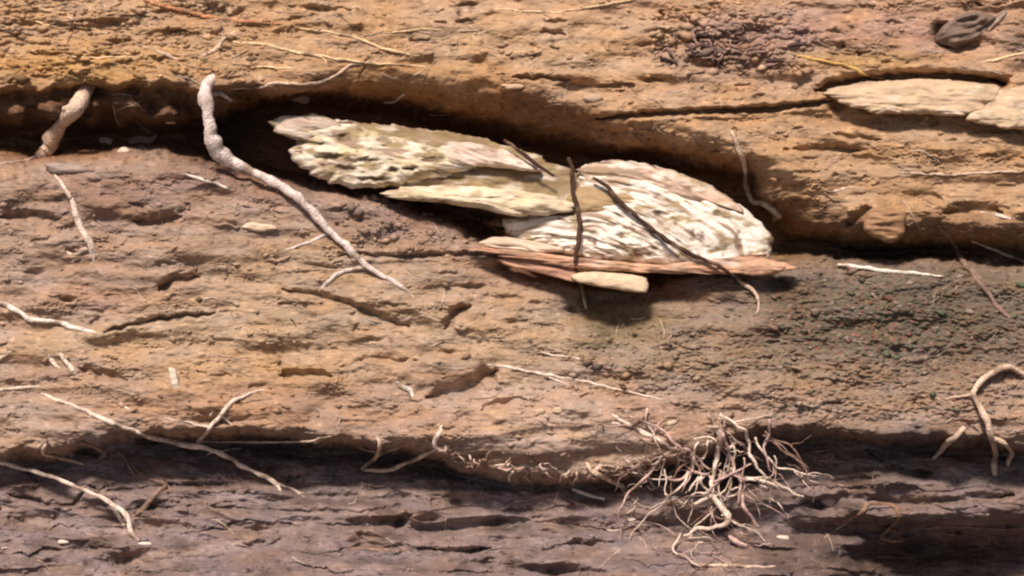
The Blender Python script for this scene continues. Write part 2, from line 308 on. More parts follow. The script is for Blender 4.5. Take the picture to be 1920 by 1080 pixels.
WATER_Z = float(to_world(np.array([1750.]), np.array([1002.]), depth_at(1750, 1002))[0, 2]) - .24
m = bpy.data.materials.new('muddy_water'); m.use_nodes = True; t = m.node_tree; b = t.nodes['Principled BSDF']
b.inputs['Base Color'].default_value = (.03, .018, .012, 1); b.inputs['Roughness'].default_value = .22; b.inputs['IOR'].default_value = 1.33
n1 = N(t, 'ShaderNodeTexNoise'); n1.inputs['Scale'].default_value = 9; tc = N(t, 'ShaderNodeTexCoord'); t.links.new(tc.outputs['Object'], n1.inputs['Vector'])
bp = N(t, 'ShaderNodeBump'); bp.inputs['Strength'].default_value = .25; bp.inputs['Distance'].default_value = .01; t.links.new(n1.outputs[0], bp.inputs['Height']); t.links.new(bp.outputs[0], b.inputs['Normal'])
wat = mesh_obj('water', [(-60, -80, WATER_Z), (60, -80, WATER_Z), (60, 1.5, WATER_Z), (-60, 1.5, WATER_Z)], [(0, 1, 2, 3)], m, None, None, False); tag(wat, None, None, kind='structure')

# ------------------------------------------------------------------ roots
PALE = srgb(234, 214, 196); TAN = srgb(216, 190, 166); PINK = srgb(204, 172, 162); DARK = srgb(74, 50, 40); STRAW = srgb(230, 200, 158); WHITE = srgb(240, 228, 214); GREY = srgb(150, 122, 108)
def smooth_path(pts, n_per=9):
    P = np.array(pts, float); out = []
    Q = np.vstack([2 * P[0] - P[1], P, 2 * P[-1] - P[-2]])
    for i in range(1, len(Q) - 2):
        seg = np.linalg.norm(Q[i + 1][:2] - Q[i][:2]); n = max(3, int(seg / 5))
        for s in np.linspace(0, 1, n, endpoint=False):
            a, b_, c_, d_ = Q[i - 1], Q[i], Q[i + 1], Q[i + 2]
            out.append(.5 * (2 * b_ + (c_ - a) * s + (2 * a - 5 * b_ + 4 * c_ - d_) * s * s + (3 * b_ - a - 3 * c_ + d_) * s ** 3))
    out.append(P[-1]); return np.array(out)
def tube(name, pts, r, parent=None, col=PALE, lift=.3, seed=0, sides=9, knob=.16, wob=1.0, flat=False, sag=None, mat=None):
    """pts: (x, y[, radius factor[, free lift mm]]); the root follows the bank and stays proud of it"""
    q = [(p[0], p[1], (p[2] if len(p) > 2 else 1.0), (p[3] if len(p) > 3 else 0.0)) for p in pts]
    P = smooth_path(q); n = len(P); s = np.arange(n)
    x = P[:, 0] + wob * 2.6 * vn(s / 5.0, s * 0 + seed * 3.7, 401); y = P[:, 1] + wob * 2.2 * vn(s / 4.3, s * 0 + seed * 5.1, 402)
    r = r if r > 12 else r * .8
    rad = r * np.maximum(P[:, 2], .12) * (1 + knob * vn(s / 5.2, s * 0 + seed * 1.9, 403) * 1.6)
    surf = depth_at(x, y)
    k = np.ones(9) / 9; pad = np.pad(surf, 4, mode='edge'); sm = np.convolve(pad, k, 'valid')
    if sag is not None:                    # bridges hollows: a straight run between the depths at its ends
        sm = np.minimum(sm, np.linspace(surf[0], surf[-1], n) * sag + sm * (1 - sag))
    d = np.minimum(sm, surf + rad * .2) - rad * lift - P[:, 3]
    q1 = np.clip((s - (n - 7)) / 6.0, 0, 1) * (P[-1, 3] < 1); q0 = np.clip((6 - s) / 6.0, 0, 1) * (P[0, 3] < 1) * (parent is None)
    d = d + (q1 + q0) * rad * 1.6
    C3 = to_world(x, y, d); T = np.gradient(C3, axis=0); T /= np.linalg.norm(T, axis=1)[:, None] + 1e-9
    A = np.cross(T, FW[None, :]); A /= np.linalg.norm(A, axis=1)[:, None] + 1e-9; B = np.cross(T, A)
    ang = np.linspace(0, 2 * math.pi, sides, endpoint=False)
    rr = rad[:, None] / 1000 * (1 + .28 * vn(s[:, None] / 4.0 + 0 * ang[None], np.cos(ang)[None] * 1.6 + seed, 404) + .12 * vn(s[:, None] / 1.4 + 0 * ang[None], ang[None] * 1.5 + seed, 407))
    V = C3[:, None, :] + rr[..., None] * (np.cos(ang)[None, :, None] * A[:, None, :] + np.sin(ang)[None, :, None] * B[:, None, :])
    V = V.reshape(-1, 3); F = gridfaces(n, sides, True)
    V = np.vstack([V, C3[0] - T[0] * rad[0] / 1600, C3[-1] + T[-1] * rad[-1] / 1600])
    a = len(V) - 2; caps = []
    for j in range(sides):
        j2 = (j + 1) % sides
        caps.append((a, j, j2, j2)); caps.append((a + 1, (n - 1) * sides + j2, (n - 1) * sides + j, (n - 1) * sides + j))
    me_f = [tuple(f) for f in F]
    vs = V
    colr = np.array(col)[None, :] * (1 + .22 * vn(s / 6.0, s * 0 + seed, 405))[:, None]
    colr = colr + (np.array([.26, .17, .11]) - colr) * (.75 * sst(.05, .5, vn(s / 7.0, s * 0 + seed + 9, 406)))[:, None]
    cc = np.vstack([np.repeat(colr, sides, 0), colr[:1], colr[-1:]])
    me = bpy.data.meshes.new(name)
    org = C3[0] if parent is None else np.array(parent['org'])
    me.from_pydata([tuple(v) for v in (vs - org)], [], me_f + [(c[0], c[1], c[2]) for c in caps])
    me.polygons.foreach_set('use_smooth', np.ones(len(me.polygons), bool)); me.update()
    at = me.color_attributes.new('soil', 'FLOAT_COLOR', 'POINT'); c4 = np.ones((len(vs), 4), np.float32); c4[:, :3] = np.clip(cc, .01, .9); at.data.foreach_set('color', c4.ravel())
    me.materials.append(mat or M_ROOT)
    o = bpy.data.objects.new(name, me); C.objects.link(o)
    if parent is None: o.location = org; o['org'] = [float(v) for v in org]
    else: o.parent = parent
    return o
_seed = [1]
def root(label, pts, r, col=PALE, branches=(), group=None, name='root', cat='root', **kw):
    _seed[0] += 1
    o = tube(name, pts, r, None, col, seed=_seed[0], **kw); tag(o, label, cat, group)
    for bpts, br in branches:
        _seed[0] += 1
        kk = dict(kw); kk.pop('sag', None)
        tube('side_root', bpts, br, o, col, seed=_seed[0], **kk)
    return o

root('thickest pale knuckled root bending out of the dark hollow and down across the clay',
     [(400, 146, .8, 0), (388, 166, .95, 12), (386, 194, 1.0, 34), (392, 230, .9, 56), (400, 262, 1.05, 60), (416, 292, 1.0, 40), (462, 318, .72, 10), (520, 346, .66), (572, 384, .62), (612, 428, .55), (650, 462, .5), (684, 497, .42), (735, 526, .33), (778, 560, .18)], 13.5, srgb(226, 210, 200),
     [([(388, 176, 1, 22), (412, 174, .8, 20), (436, 188, .4, 10)], 8), ([(618, 437, 1), (575, 455, .9), (525, 471, .4)], 4), ([(684, 500, 1), (640, 512, .9), (618, 525, .9), (602, 546, .8)], 6)], sag=.8, knob=.13)
root('stubby knobbly root slanting down to the left out of the hollow at the left edge', [(168, 158, .8, 0), (150, 190, 1.0, 24), (125, 222, .95, 40), (105, 250, .95, 40), (92, 272, 1.1, 30), (76, 294, .8, 14)], 14, TAN,
     [([(78, 292, 1, 8), (45, 300, .8), (0, 306, .7), (-40, 308, .5)], 3.2), ([(120, 205, 1, 40), (150, 190, .8, 30), (162, 180, .6, 20)], 8)], sag=.5)
root('pale drooping root with a hooked side shoot on the left part of the clay', [(132, 368, .8), (142, 400, .9), (158, 440, 1), (172, 462, 1), (176, 494, .7)], 8.5, PALE, [([(162, 466, 1), (142, 478, .9), (122, 470, .9)], 6), ([(132, 372, 1), (112, 340, .8), (88, 310, .6)], 5)])
root('bright white crooked root entering the clay at the left edge of the picture', [(-50, 548, .8), (0, 568, .9), (32, 582, 1), (60, 600, 1), (105, 604, .8), (140, 614, .9), (185, 626, .4)], 6.5, WHITE)
root('long pale straight root crossing the lower left lip with a forked end', [(78, 738, .5), (150, 766, .8), (205, 790, 1), (300, 824, 1), (400, 846, 1), (470, 882, .9), (516, 905, 1), (526, 922, .7)], 5.6, PALE,
     [([(398, 846, 1), (425, 846, .8), (452, 840, .5)], 3.4), ([(518, 905, 1), (548, 916, .8), (584, 930, .4)], 3.6), ([(540, 912, 1), (562, 926, .8), (572, 932, .4)], 3), ([(400, 848, 1), (385, 858, .6)], 3)], sag=.7)
root('long root coming in at the bottom left edge and ending low on the shaded clay', [(-40, 858, .6), (0, 868, .7), (85, 890, .8), (155, 918, .9), (205, 942, 1), (238, 968, 1), (245, 995, .9), (262, 1014, .6)], 6, PALE,
     [([(206, 942, 1), (220, 965, .9), (236, 990, .8)], 5)], sag=.6)
root('short grey forked root leaning against the long one at the bottom left', [(246, 975, .9), (272, 950, 1), (292, 925, .9), (312, 910, .9), (290, 900, .7), (262, 888, .6), (240, 862, .5)], 6, GREY, [([(312, 910, 1), (326, 922, .5)], 4)])
root('thin straight root strung across the dark gap under the left lip', [(372, 828, .9, 10), (450, 829, .9, 14), (570, 828, .9, 14), (600, 822, 1.1, 8), (624, 816, .7)], 2.6, TAN, [([(590, 830, 1, 8), (612, 820, .7, 4)], 3.5)], sag=1.0, wob=.4)
root('short pale root leaning up to the right over the left end of the dark gap', [(372, 826, 1, 8), (395, 800, 1, 6), (415, 776, 1.1), (432, 756, .9), (460, 742, .7), (496, 730, .5)], 5.2, PALE, [([(395, 780, 1), (402, 765, .7)], 4), ([(415, 776, 1), (436, 798, .7)], 4.5), ([(392, 800, 1), (350, 792, .8), (308, 784, .6)], 3)])
root('wavy light root running right from the fork on the orange ledge', [(422, 72, .8), (452, 80, .9), (490, 82, 1), (540, 94, 1), (590, 103, 1), (640, 112, .9), (700, 118, .8), (800, 126, .5)], 3.6, STRAW, [([(590, 103, 1), (612, 116, .8), (608, 126, .7)], 2.6)])
root('short light root dropping left from the fork on the orange ledge', [(440, 60, .8), (420, 72, 1), (408, 90, .9), (385, 102, .9), (362, 114, .7)], 5, TAN)
root('thin root curving along the underside of the orange ledge above the hollow', [(690, 118, .7), (655, 124, .8), (620, 146, 1), (575, 158, 1), (510, 155, .9), (495, 163, .9), (430, 166, .6)], 3.8, TAN, [([(484, 145, 1), (492, 155, .8)], 4)])
root('pale thin root slanting to the right above the brown overhang', [(560, 52, .5), (640, 64, .9), (690, 80, 1), (735, 96, 1), (785, 103, .6)], 3.6, STRAW)
root('reddish root crossing the top edge of the picture toward the centre', [(240, -30, .8), (280, 4, 1), (330, 16, 1), (365, 26, 1), (430, 38, .8), (530, 47, .5)], 4.6, srgb(196, 140, 100), [([(285, 6, 1), (310, 10, .7), (330, 8, .5)], 5)])
root('short straight rootlet lying level above the middle of the ledge', [(700, 62, .6), (760, 58, 1), (832, 54, .6)], 2.6, STRAW)
root('fine root rising to the top edge right of the centre', [(930, 16, .7), (1000, 22, .9), (1060, 21, .9), (1130, 10, 1), (1210, -4, .8)], 3, STRAW)
root('pale splinter of root pointing down right on the orange ledge left of the fork', [(268, 86, .6), (305, 100, 1), (342, 116, .5)], 4, TAN)
root('level thin root on the lip just above the thick knuckled root', [(468, 122, .6), (510, 127, 1), (566, 129, .6)], 3, STRAW)
root('fine pale root near the left edge on the orange ledge', [(60, 38, .6), (110, 52, .9), (150, 50, 1), (200, 62, .6)], 3, STRAW)
root('short light root lying level in the middle of the orange left ledge', [(110, 104, .6), (170, 108, .9), (250, 106, .6)], 2.8, STRAW)
root('straw yellow root with a tiny spur pointing at the pale slab', [(1480, 98, .4), (1515, 108, .9), (1590, 124, 1), (1620, 138, 1.1), (1656, 148, .7)], 3.6, srgb(226, 186, 110), [([(1590, 124, 1), (1602, 118, .7)], 2.8)])
root('light root running off the right edge above the pale slab', [(1840, 118, .6), (1880, 110, 1), (1960, 90, .8)], 3.4, STRAW)
root('long hair thin root lying level near the right edge', [(1690, 322, .7), (1760, 328, 1), (1850, 324, 1), (1960, 320, .7)], 2.8, TAN)
root('short pale root ending at a hump right of the wood', [(1552, 360, .7), (1590, 354, 1), (1612, 348, .7)], 4, PALE)
root('fine pinkish root on the brown clay below the slab', [(1715, 238, .8), (1732, 230, 1), (1740, 222, .5)], 4, PALE)
root('pale root hooking down against the right end of the big wood', [(1372, 246, .7, 4), (1384, 280, .8, 6), (1396, 310, .9, 12), (1400, 345, 1, 26), (1410, 376, 1.2, 34), (1436, 384, 1.2, 36), (1462, 404, 1, 30), (1452, 412, .7, 26)], 6.5, TAN, sag=.4)
root('white level twig under the dark crack right of the wood', [(1572, 496, .8, 4), (1610, 501, 1.1, 4), (1650, 507, 1, 4), (1705, 512, .9, 4), (1770, 518, .6, 3)], 4.6, WHITE)
root('grey root falling from the dark crack toward the right edge', [(1755, 420, .7), (1785, 450, .8), (1800, 482, 1.2), (1822, 512, 1.1), (1850, 548, .9), (1880, 585, .8), (1910, 610, .5)], 6, GREY, [([(1800, 480, 1), (1782, 500, .6)], 5), ([(1822, 505, 1), (1845, 530, .8)], 4)])
root('pale root slipping into the crack at the right edge', [(1822, 452, .6), (1860, 466, 1), (1900, 484, 1), (1950, 500, .8)], 4.2, PALE)
root('light root sloping down at the right edge above the crack', [(1838, 398, .6), (1870, 404, 1), (1905, 412, .8)], 5, PALE)
root('long pale root with three hanging legs at the far right', [(1960, 712, .7, 4), (1922, 702, .8, 6), (1886, 686, 1, 8), (1850, 708, 1, 8), (1824, 738, 1.1, 10), (1842, 772, 1.1, 14), (1856, 806, 1.1, 16), (1864, 845, 1.1, 14), (1867, 892, .9, 8)], 7, TAN,
     [([(1858, 820, 1, 14), (1882, 832, .9, 14), (1896, 848, .9, 12), (1888, 872, .8, 8)], 5.5), ([(1824, 738, 1, 8), (1800, 744, .8, 4), (1770, 750, .5)], 4)], sag=.6)
root('short thick root slanting down left below the lip at the far right', [(1808, 802, .8, 8), (1792, 818, 1, 12), (1775, 832, .9, 10), (1752, 858, .8, 4)], 7, TAN)
root('long thin root crossing the clay toward the right of centre', [(915, 684, .6), (960, 690, .9), (1020, 702, 1), (1090, 714, 1), (1150, 728, .9), (1255, 752, .5)], 3.2, PALE, [([(1020, 702, 1), (1050, 716, .8), (1090, 728, .5)], 2.4)])
root('faint short root above the long thin one at the centre', [(990, 658, .5), (1030, 665, 1), (1095, 674, .7)], 2.8, PALE)
root('straight root diving into the top of the root mat', [(1140, 772, .5), (1175, 795, .9), (1210, 812, 1), (1240, 828, 1), (1262, 842, .7)], 5.5, PALE, [([(1148, 794, .8), (1180, 800, .9)], 4)])
root('looping root hanging in the dark gap at the lower centre', [(684, 882, .9, 6), (730, 880, 1, 10), (765, 868, 1, 12), (800, 850, .9, 8), (822, 842, .6)], 4.5, TAN, sag=.7)
root('forked root standing in the dark gap left of the looping one', [(678, 880, .7, 6), (704, 858, 1, 10), (712, 835, 1, 8), (704, 818, .6)], 5.5, TAN, [([(706, 856, 1, 10), (730, 845, .8, 8), (760, 835, .5, 3)], 4), ([(704, 848, 1, 8), (672, 838, .6, 4)], 4)])
root('curling root hanging over the middle of the lower lip', [(824, 795, .9), (830, 805, .8), (816, 826, 1), (818, 840, 1), (840, 848, .8)], 5.5, PALE)
root('bright white twig lying on the shaded clay below the lip', [(1072, 917, .7, 4), (1100, 927, 1, 4), (1134, 936, .6, 2)], 4.2, WHITE, wob=.3)
root('pale curved root dropping from the lip beside the root mat', [(1100, 868, .7, 8), (1112, 886, 1, 12), (1140, 898, 1, 12), (1166, 912, 1, 8), (1178, 934, .8, 3)], 6.5, TAN, [([(1112, 886, 1, 10), (1128, 872, .7, 6)], 5), ([(1112, 886, 1, 10), (1098, 900, .6, 6)], 4)])
root('grey hooked root low on the shaded clay to the right of the root mat', [(1580, 978, .6), (1612, 962, .9), (1634, 944, 1), (1672, 948, 1), (1686, 965, 1), (1668, 990, .9), (1652, 1006, .9), (1672, 1014, .8), (1694, 1012, .5)], 5, srgb(150, 118, 98))
root('thin level root along the bottom under the root mat', [(1296, 1056, .7, 4), (1330, 1060, 1, 5), (1390, 1062, 1, 5), (1455, 1062, .6, 4)], 4, TAN)
root('slim grey root lying level low on the shaded clay left of centre', [(620, 1028, .5), (690, 1030, 1), (760, 1032, .9), (830, 1026, .5)], 3, GREY)
root('hair thin level root along the dark patch in the bottom right corner', [(1735, 990, .8, 3), (1800, 988, 1, 4), (1880, 992, .9, 4), (1960, 990, .7, 3)], 2.6, GREY, wob=.4)
root('small pale root stepping down beside the left end of the wood', [(348, 326, .6), (380, 336, .9), (405, 344, 1), (440, 356, .7)], 4.2, WHITE)
root('short white root piece curled on the clay below the brown ridge', [(736, 708, .7), (752, 722, 1), (770, 732, 1.1), (774, 746, .7)], 5.5, WHITE)
root('small pale spur hanging in the shade of the overhang', [(720, 192, .6, 4), (742, 188, 1, 6), (760, 176, .7, 4)], 4, TAN)
root('upper one of two stubby roots slanting side by side at the left', [(84, 656, .7), (98, 676, 1), (112, 694, .7)], 6, PALE)
root('lower longer one of two stubby roots slanting side by side at the left', [(106, 656, .6), (124, 676, 1), (140, 700, 1), (152, 716, .6)], 5.5, PALE)
root('short pale root rising at the left edge above the lower ledge', [(-20, 680, .7), (4, 670, 1), (26, 654, .6)], 5, PALE)
root('pale root curling round a hole in the lower left lip', [(70, 838, .7, 6), (88, 826, 1, 8), (80, 848, .9, 8), (98, 856, .9, 5), (165, 874, .6)], 4.5, TAN)
root('thick curl of root beside the hole in the lower left lip', [(150, 830, .7, 6), (180, 838, 1, 10), (196, 850, 1, 8), (186, 858, .7, 3)], 6, GREY)
root('faint root slanting on the shaded wall below the lower left lip', [(225, 845, .6), (246, 880, .9), (262, 900, .6)], 5, GREY)
root('pale stub pointing down right near the long lower left root', [(226, 756, .8), (240, 768, 1), (252, 776, .6)], 4.5, PALE)
root('light level root at the left edge above the lower ledge', [(-30, 735, .7), (20, 728, 1), (75, 724, .6)], 4, PALE)
root('thin light root hanging from the base of the wood over a green hollow', [(1078, 498, .9, 16), (1088, 530, 1, 14), (1094, 560, .8, 8), (1098, 580, .5, 2)], 4, TAN)
root('light wiry root trailing from the right tip of the wood', [(1368, 508, .9, 20), (1388, 528, 1, 14), (1414, 548, 1, 8), (1424, 575, .8, 4), (1416, 590, .5)], 4.4, TAN)
# ------------------------------------------------------------------ pieces of decayed wood and stone
def slab(name, outline, depth, bulge, thick, colf, mat, parent=None, grain=0.0, rough=4.0, seed=0, rings=46, spokes=180, edge=.5, centre=None, fib=1.0, tilt=(0, 0), holes=(), rag=1.0, arc=None):
    """closed lump with its own outline: bulging front, rounded rim, back buried in the soil. depth(x,y) gives its rim depth in mm"""
    P = smooth_path([(a, b_) for a, b_ in outline + [outline[0]]])[:-1]
    L = np.concatenate([[0], np.cumsum(np.linalg.norm(np.diff(np.vstack([P, P[:1]]), axis=0), axis=1))]); PP = np.vstack([P, P[:1]])
    s = np.linspace(0, L[-1], spokes, endpoint=False); ox = np.interp(s, L, PP[:, 0]); oy = np.interp(s, L, PP[:, 1])
    cx, cy = centre or (ox.mean(), oy.mean())
    jit = 1 + rag * (.085 * vn(s / 34, s * 0 + seed, 500) + .05 * vn(s / 13, s * 0 + seed, 501) + .02 * vn(s / 5, s * 0 + seed, 502))
    ox = cx + (ox - cx) * jit; oy = cy + (oy - cy) * jit
    t = np.linspace(0, 1, rings) ** .8
    x = cx + (ox - cx)[None] * t[:, None]; y = cy + (oy - cy)[None] * t[:, None]
    T = np.repeat(t[:, None], spokes, 1)
    ca, sa = math.cos(grain), math.sin(grain); a = x * ca + y * sa; b_ = -x * sa + y * ca
    if arc: rr_ = np.hypot((x - arc[0]) / arc[2], y - arc[1]); a = np.arctan2(y - arc[1], (x - arc[0]) / arc[2]) * 170; b_ = rr_
    b2 = b_ + 10 * fbm(a / 90, b_ / 40, 2, 511 + seed)
    n = rough * (fib * .8 * fbm(a / 90, b2 / 9, 2, 521 + seed) + fib * .7 * (1 - 2.5 * np.abs(fbm(a / 95, b2 / 17, 2, 531 + seed))) + 1.5 * fbm(x / 60, y / 30, 2, 541 + seed) + .5 * fbm(x / 20, y / 12, 2, 545 + seed))
    hol = 0 * x
    for hx, hy, hrx, hry, hd in holes:
        e = np.exp(-(((x + 6 * vn(x / 12, y / 12, 551) - hx) / hrx) ** 2 + ((y + 4 * vn(x / 14, y / 10, 553) - hy) / hry) ** 2) ** 1.4); n = n - hd * e; hol = np.maximum(hol, e)
    prof = (1 - T ** 2.6) ** edge
    d0 = depth(x, y) + tilt[0] * (x - cx) / 100 + tilt[1] * (y - cy) / 100
    d = d0 - bulge * prof - n * (.3 + .7 * np.minimum(1, (1 - T) * 8))
    V1 = to_world(x.ravel(), y.ravel(), d.ravel())
    tb = t[::-1][1:]; xb = cx + (ox - cx)[None] * tb[:, None]; yb = cy + (oy - cy)[None] * tb[:, None]; Tb = np.repeat(tb[:, None], spokes, 1)
    db = d0[-1][None] + thick * (1 - Tb ** 2.6) ** .5 + 0 * xb
    V2 = to_world(xb.ravel(), yb.ravel(), db.ravel())
    V = np.vstack([V1, V2]); F = gridfaces(rings + len(tb), spokes, True)[:, ::-1]
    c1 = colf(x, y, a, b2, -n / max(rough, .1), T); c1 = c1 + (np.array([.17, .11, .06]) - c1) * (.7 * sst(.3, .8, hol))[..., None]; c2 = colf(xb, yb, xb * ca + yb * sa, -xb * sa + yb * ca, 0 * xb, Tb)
    cc = np.clip(np.vstack([c1.reshape(-1, 3), c2.reshape(-1, 3)]), .01, .9)
    org = V1.mean(0) if parent is None else np.array(parent['org'])
    o = mesh_obj(name, V - org, F, mat, parent, cc)
    if parent is None: o.location = org; o['org'] = [float(v) for v in org]
    return o
def flat_depth(anchor, slope=(0, 0), at=(0, 0)):
    return lambda x, y: anchor + slope[0] * (x - at[0]) / 100 + slope[1] * (y - at[1]) / 100
def mixc(c, col, k): return c + (np.array(col) - c) * np.clip(k, 0, 1)[..., None]
CREAM = (.68, .56, .42); IVORY = (.74, .64, .52); OLIVE = (.33, .25, .13); BROWN = (.17, .10, .06); YEL = (.62, .51, .29); ROSE = (.55, .36, .25); RUST = (.42, .20, .11)
def col_mottled(sd, pale=CREAM, dirt=.5, yel=.5, rose=0.0):
    def f(x, y, a, b, n, T):
        b = b * .8
        c = np.zeros(x.shape + (3,)) + np.array(pale)
        c = mixc(c, YEL, yel * sst(-.1, .5, fbm(x / 60, y / 30, 2, 601 + sd)))
        c = mixc(c, ROSE, rose * sst(-.2, .4, fbm(x / 70, y / 26, 2, 641 + sd)))
        c = mixc(c, (.34, .24, .17), .85 * sst(.0, .4, fbm(a / 90, b / 10, 3, 611 + sd)) * dirt * 1.6)
        c = mixc(c, OLIVE, 1.3 * dirt * sst(.05, .4, fbm(x / 46, y / 20, 3, 621 + sd)))
        c = mixc(c, (.90, .84, .74), .8 * sst(.1, .45, fbm(x / 50, y / 20, 3, 671 + sd)) * dirt)
        c = mixc(c, BROWN, dirt * 1.3 * sst(.22, .5, fbm(a / 34, b / 9, 3, 631 + sd)))
        return c * (1 + .12 * fbm(a / 30, b / 4, 2, 651 + sd))[..., None]
    return f
def col_plain(base, sd, v=.2):
    def f(x, y, a, b, n, T): return (np.zeros(x.shape + (3,)) + np.array(base)) * (1 + v * fbm(a / 40, b / 10, 4, 661 + sd))[..., None]
    return f

def hold(name, x, y, d): 
    p = to_world(np.array([x]), np.array([y]), np.array([d]))[0]; e = empty(name, p); e['org'] = [float(v) for v in p]; return e
# left wood
LW = hold('decayed_wood', 780, 310, 60)
tag(LW, 'left lump of mottled yellowish rotten wood tucked under the dark overhang', 'rotten wood', 'rotten wood in the bank')
def dl(x, y): return 46 + (y - 300) * -.42 + 0 * x
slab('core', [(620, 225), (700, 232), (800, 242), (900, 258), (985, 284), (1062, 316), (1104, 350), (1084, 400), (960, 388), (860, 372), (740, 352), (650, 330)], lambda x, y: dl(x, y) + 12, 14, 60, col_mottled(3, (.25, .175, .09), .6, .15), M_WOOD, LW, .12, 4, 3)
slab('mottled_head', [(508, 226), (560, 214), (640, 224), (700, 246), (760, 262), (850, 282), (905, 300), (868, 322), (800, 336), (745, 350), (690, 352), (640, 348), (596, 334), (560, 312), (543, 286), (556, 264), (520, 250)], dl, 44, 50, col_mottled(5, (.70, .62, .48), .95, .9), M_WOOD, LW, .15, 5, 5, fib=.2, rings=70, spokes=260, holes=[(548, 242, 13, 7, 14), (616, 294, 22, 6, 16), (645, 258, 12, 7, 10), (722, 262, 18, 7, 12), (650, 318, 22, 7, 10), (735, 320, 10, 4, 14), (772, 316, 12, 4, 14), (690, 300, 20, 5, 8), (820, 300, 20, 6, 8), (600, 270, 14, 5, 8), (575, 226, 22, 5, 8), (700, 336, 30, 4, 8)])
slab('upper_strand', [(800, 286), (850, 268), (900, 270), (950, 282), (1000, 306), (1012, 322), (965, 318), (900, 312), (840, 308)], lambda x, y: dl(x, y) - 14, 24, 30, col_mottled(8, (.72, .58, .48), .4, .1, .4), M_WOOD, LW, .3, 4, 8, rings=26, spokes=120)
slab('lower_strand', [(712, 362), (770, 350), (860, 348), (950, 354), (1030, 366), (1080, 384), (1040, 402), (960, 404), (900, 392), (820, 380), (750, 374)], lambda x, y: dl(x, y) - 14, 26, 30, col_mottled(11, (.74, .63, .44), .5, .6), M_WOOD, LW, .12, 4, 11, rings=26, spokes=140)
slab('crust', [(512, 246), (540, 222), (600, 218), (646, 236), (620, 252), (560, 262)], lambda x, y: dl(x, y) - 22, 16, 20, col_mottled(14, (.50, .40, .32), .6, .2), M_WOOD, LW, .1, 4, 14, rings=20, spokes=90)
# right wood
RW = hold('decayed_wood', 1220, 420, 0)
tag(RW, 'large bright cream slab of fibrous rotten wood with rounded right end', 'rotten wood', 'rotten wood in the bank')
def dr(x, y): return 44 + (y - 400) * -.36 + 0 * x
slab('core', [(940, 412), (985, 398), (1040, 392), (1078, 330), (1100, 308), (1180, 302), (1255, 318), (1325, 348), (1394, 390), (1438, 430), (1450, 462), (1430, 492), (1370, 505), (1280, 500), (1180, 494), (1080, 484), (1000, 468), (955, 440)],
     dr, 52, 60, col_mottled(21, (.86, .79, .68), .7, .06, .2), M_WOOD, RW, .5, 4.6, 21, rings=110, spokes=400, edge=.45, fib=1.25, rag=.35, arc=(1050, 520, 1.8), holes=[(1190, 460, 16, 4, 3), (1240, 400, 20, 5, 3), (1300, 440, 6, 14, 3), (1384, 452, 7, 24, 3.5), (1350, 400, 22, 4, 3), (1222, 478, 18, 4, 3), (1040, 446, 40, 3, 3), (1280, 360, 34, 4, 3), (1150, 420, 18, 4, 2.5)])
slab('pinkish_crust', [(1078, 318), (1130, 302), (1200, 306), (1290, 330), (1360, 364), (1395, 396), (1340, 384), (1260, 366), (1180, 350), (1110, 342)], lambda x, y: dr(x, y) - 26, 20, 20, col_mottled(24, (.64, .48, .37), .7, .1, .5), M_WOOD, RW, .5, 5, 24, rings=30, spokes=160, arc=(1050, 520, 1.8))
slab('brown_inset', [(1084, 350), (1150, 352), (1205, 372), (1190, 392), (1120, 398), (1066, 398), (1060, 374)], lambda x, y: dr(x, y) - 38, 14, 20, col_plain((.40, .28, .15), 3), M_WOOD, RW, .1, 3, 27, rings=20, spokes=90)  # plain brown piece on the upper left of the cream wood
slab('rim_strip', [(870, 466), (950, 466), (1060, 480), (1180, 492), (1300, 498), (1390, 490), (1440, 476), (1478, 500), (1430, 510), (1340, 514), (1200, 511), (1060, 500), (950, 480)], lambda x, y: dr(x, y) - 40, 11, 26, col_mottled(31, (.66, .36, .22), .4, .1, .4), M_WOOD, RW, .06, 4, 31, rings=24, spokes=220, centre=(1200, 500), rag=2.2)
slab('pale_chip', [(1070, 516), (1120, 508), (1200, 516), (1218, 528), (1206, 548), (1140, 540), (1085, 530)], lambda x, y: dr(x, y) - 34, 14, 18, col_mottled(34, (.72, .56, .38), .15, .2, .1), M_WOOD, RW, .1, 2, 34, rings=16, spokes=80)
slab('splinter', [(896, 456), (930, 444), (990, 450), (1060, 468), (1010, 474), (940, 468)], lambda x, y: dr(x, y) - 40, 12, 16, col_mottled(37, (.70, .56, .42), .15, .1, .3), M_WOOD, RW, .2, 3, 37, rings=16, spokes=90)
slab('splinter', [(930, 486), (980, 482), (1050, 498), (1090, 516), (1076, 528), (1010, 512), (950, 498)], lambda x, y: dr(x, y) - 26, 10, 16, col_plain((.50, .28, .19), 7), M_WOOD, RW, .3, 3, 38, rings=16, spokes=90)
slab('splinter', [(1380, 496), (1430, 484), (1478, 500), (1440, 516), (1390, 514)], lambda x, y: dr(x, y) - 38, 14, 16, col_mottled(39, (.62, .34, .22), .3, .2, .3), M_WOOD, RW, .1, 3, 39, rings=16, spokes=70)
def pathroot(label, pts, r, col, depthf, **kw):
    _seed[0] += 1
    global depth_at
    old = depth_at; depth_at = lambda x, y: depthf(np.atleast_1d(np.asarray(x, float)), np.atleast_1d(np.asarray(y, float)))
    o = tube('root', pts, r, None, col, seed=_seed[0], **kw); depth_at = old
    return tag(o, label, 'root')
pathroot('dark upright root hanging down the left side of the cream wood', [(1066, 296, .8), (1074, 322, 1.1), (1072, 345, .9), (1080, 380, 1), (1087, 420, 1), (1084, 460, 1), (1076, 492, .8)], 5.5, DARK, lambda x, y: dr(x, y) - 62)
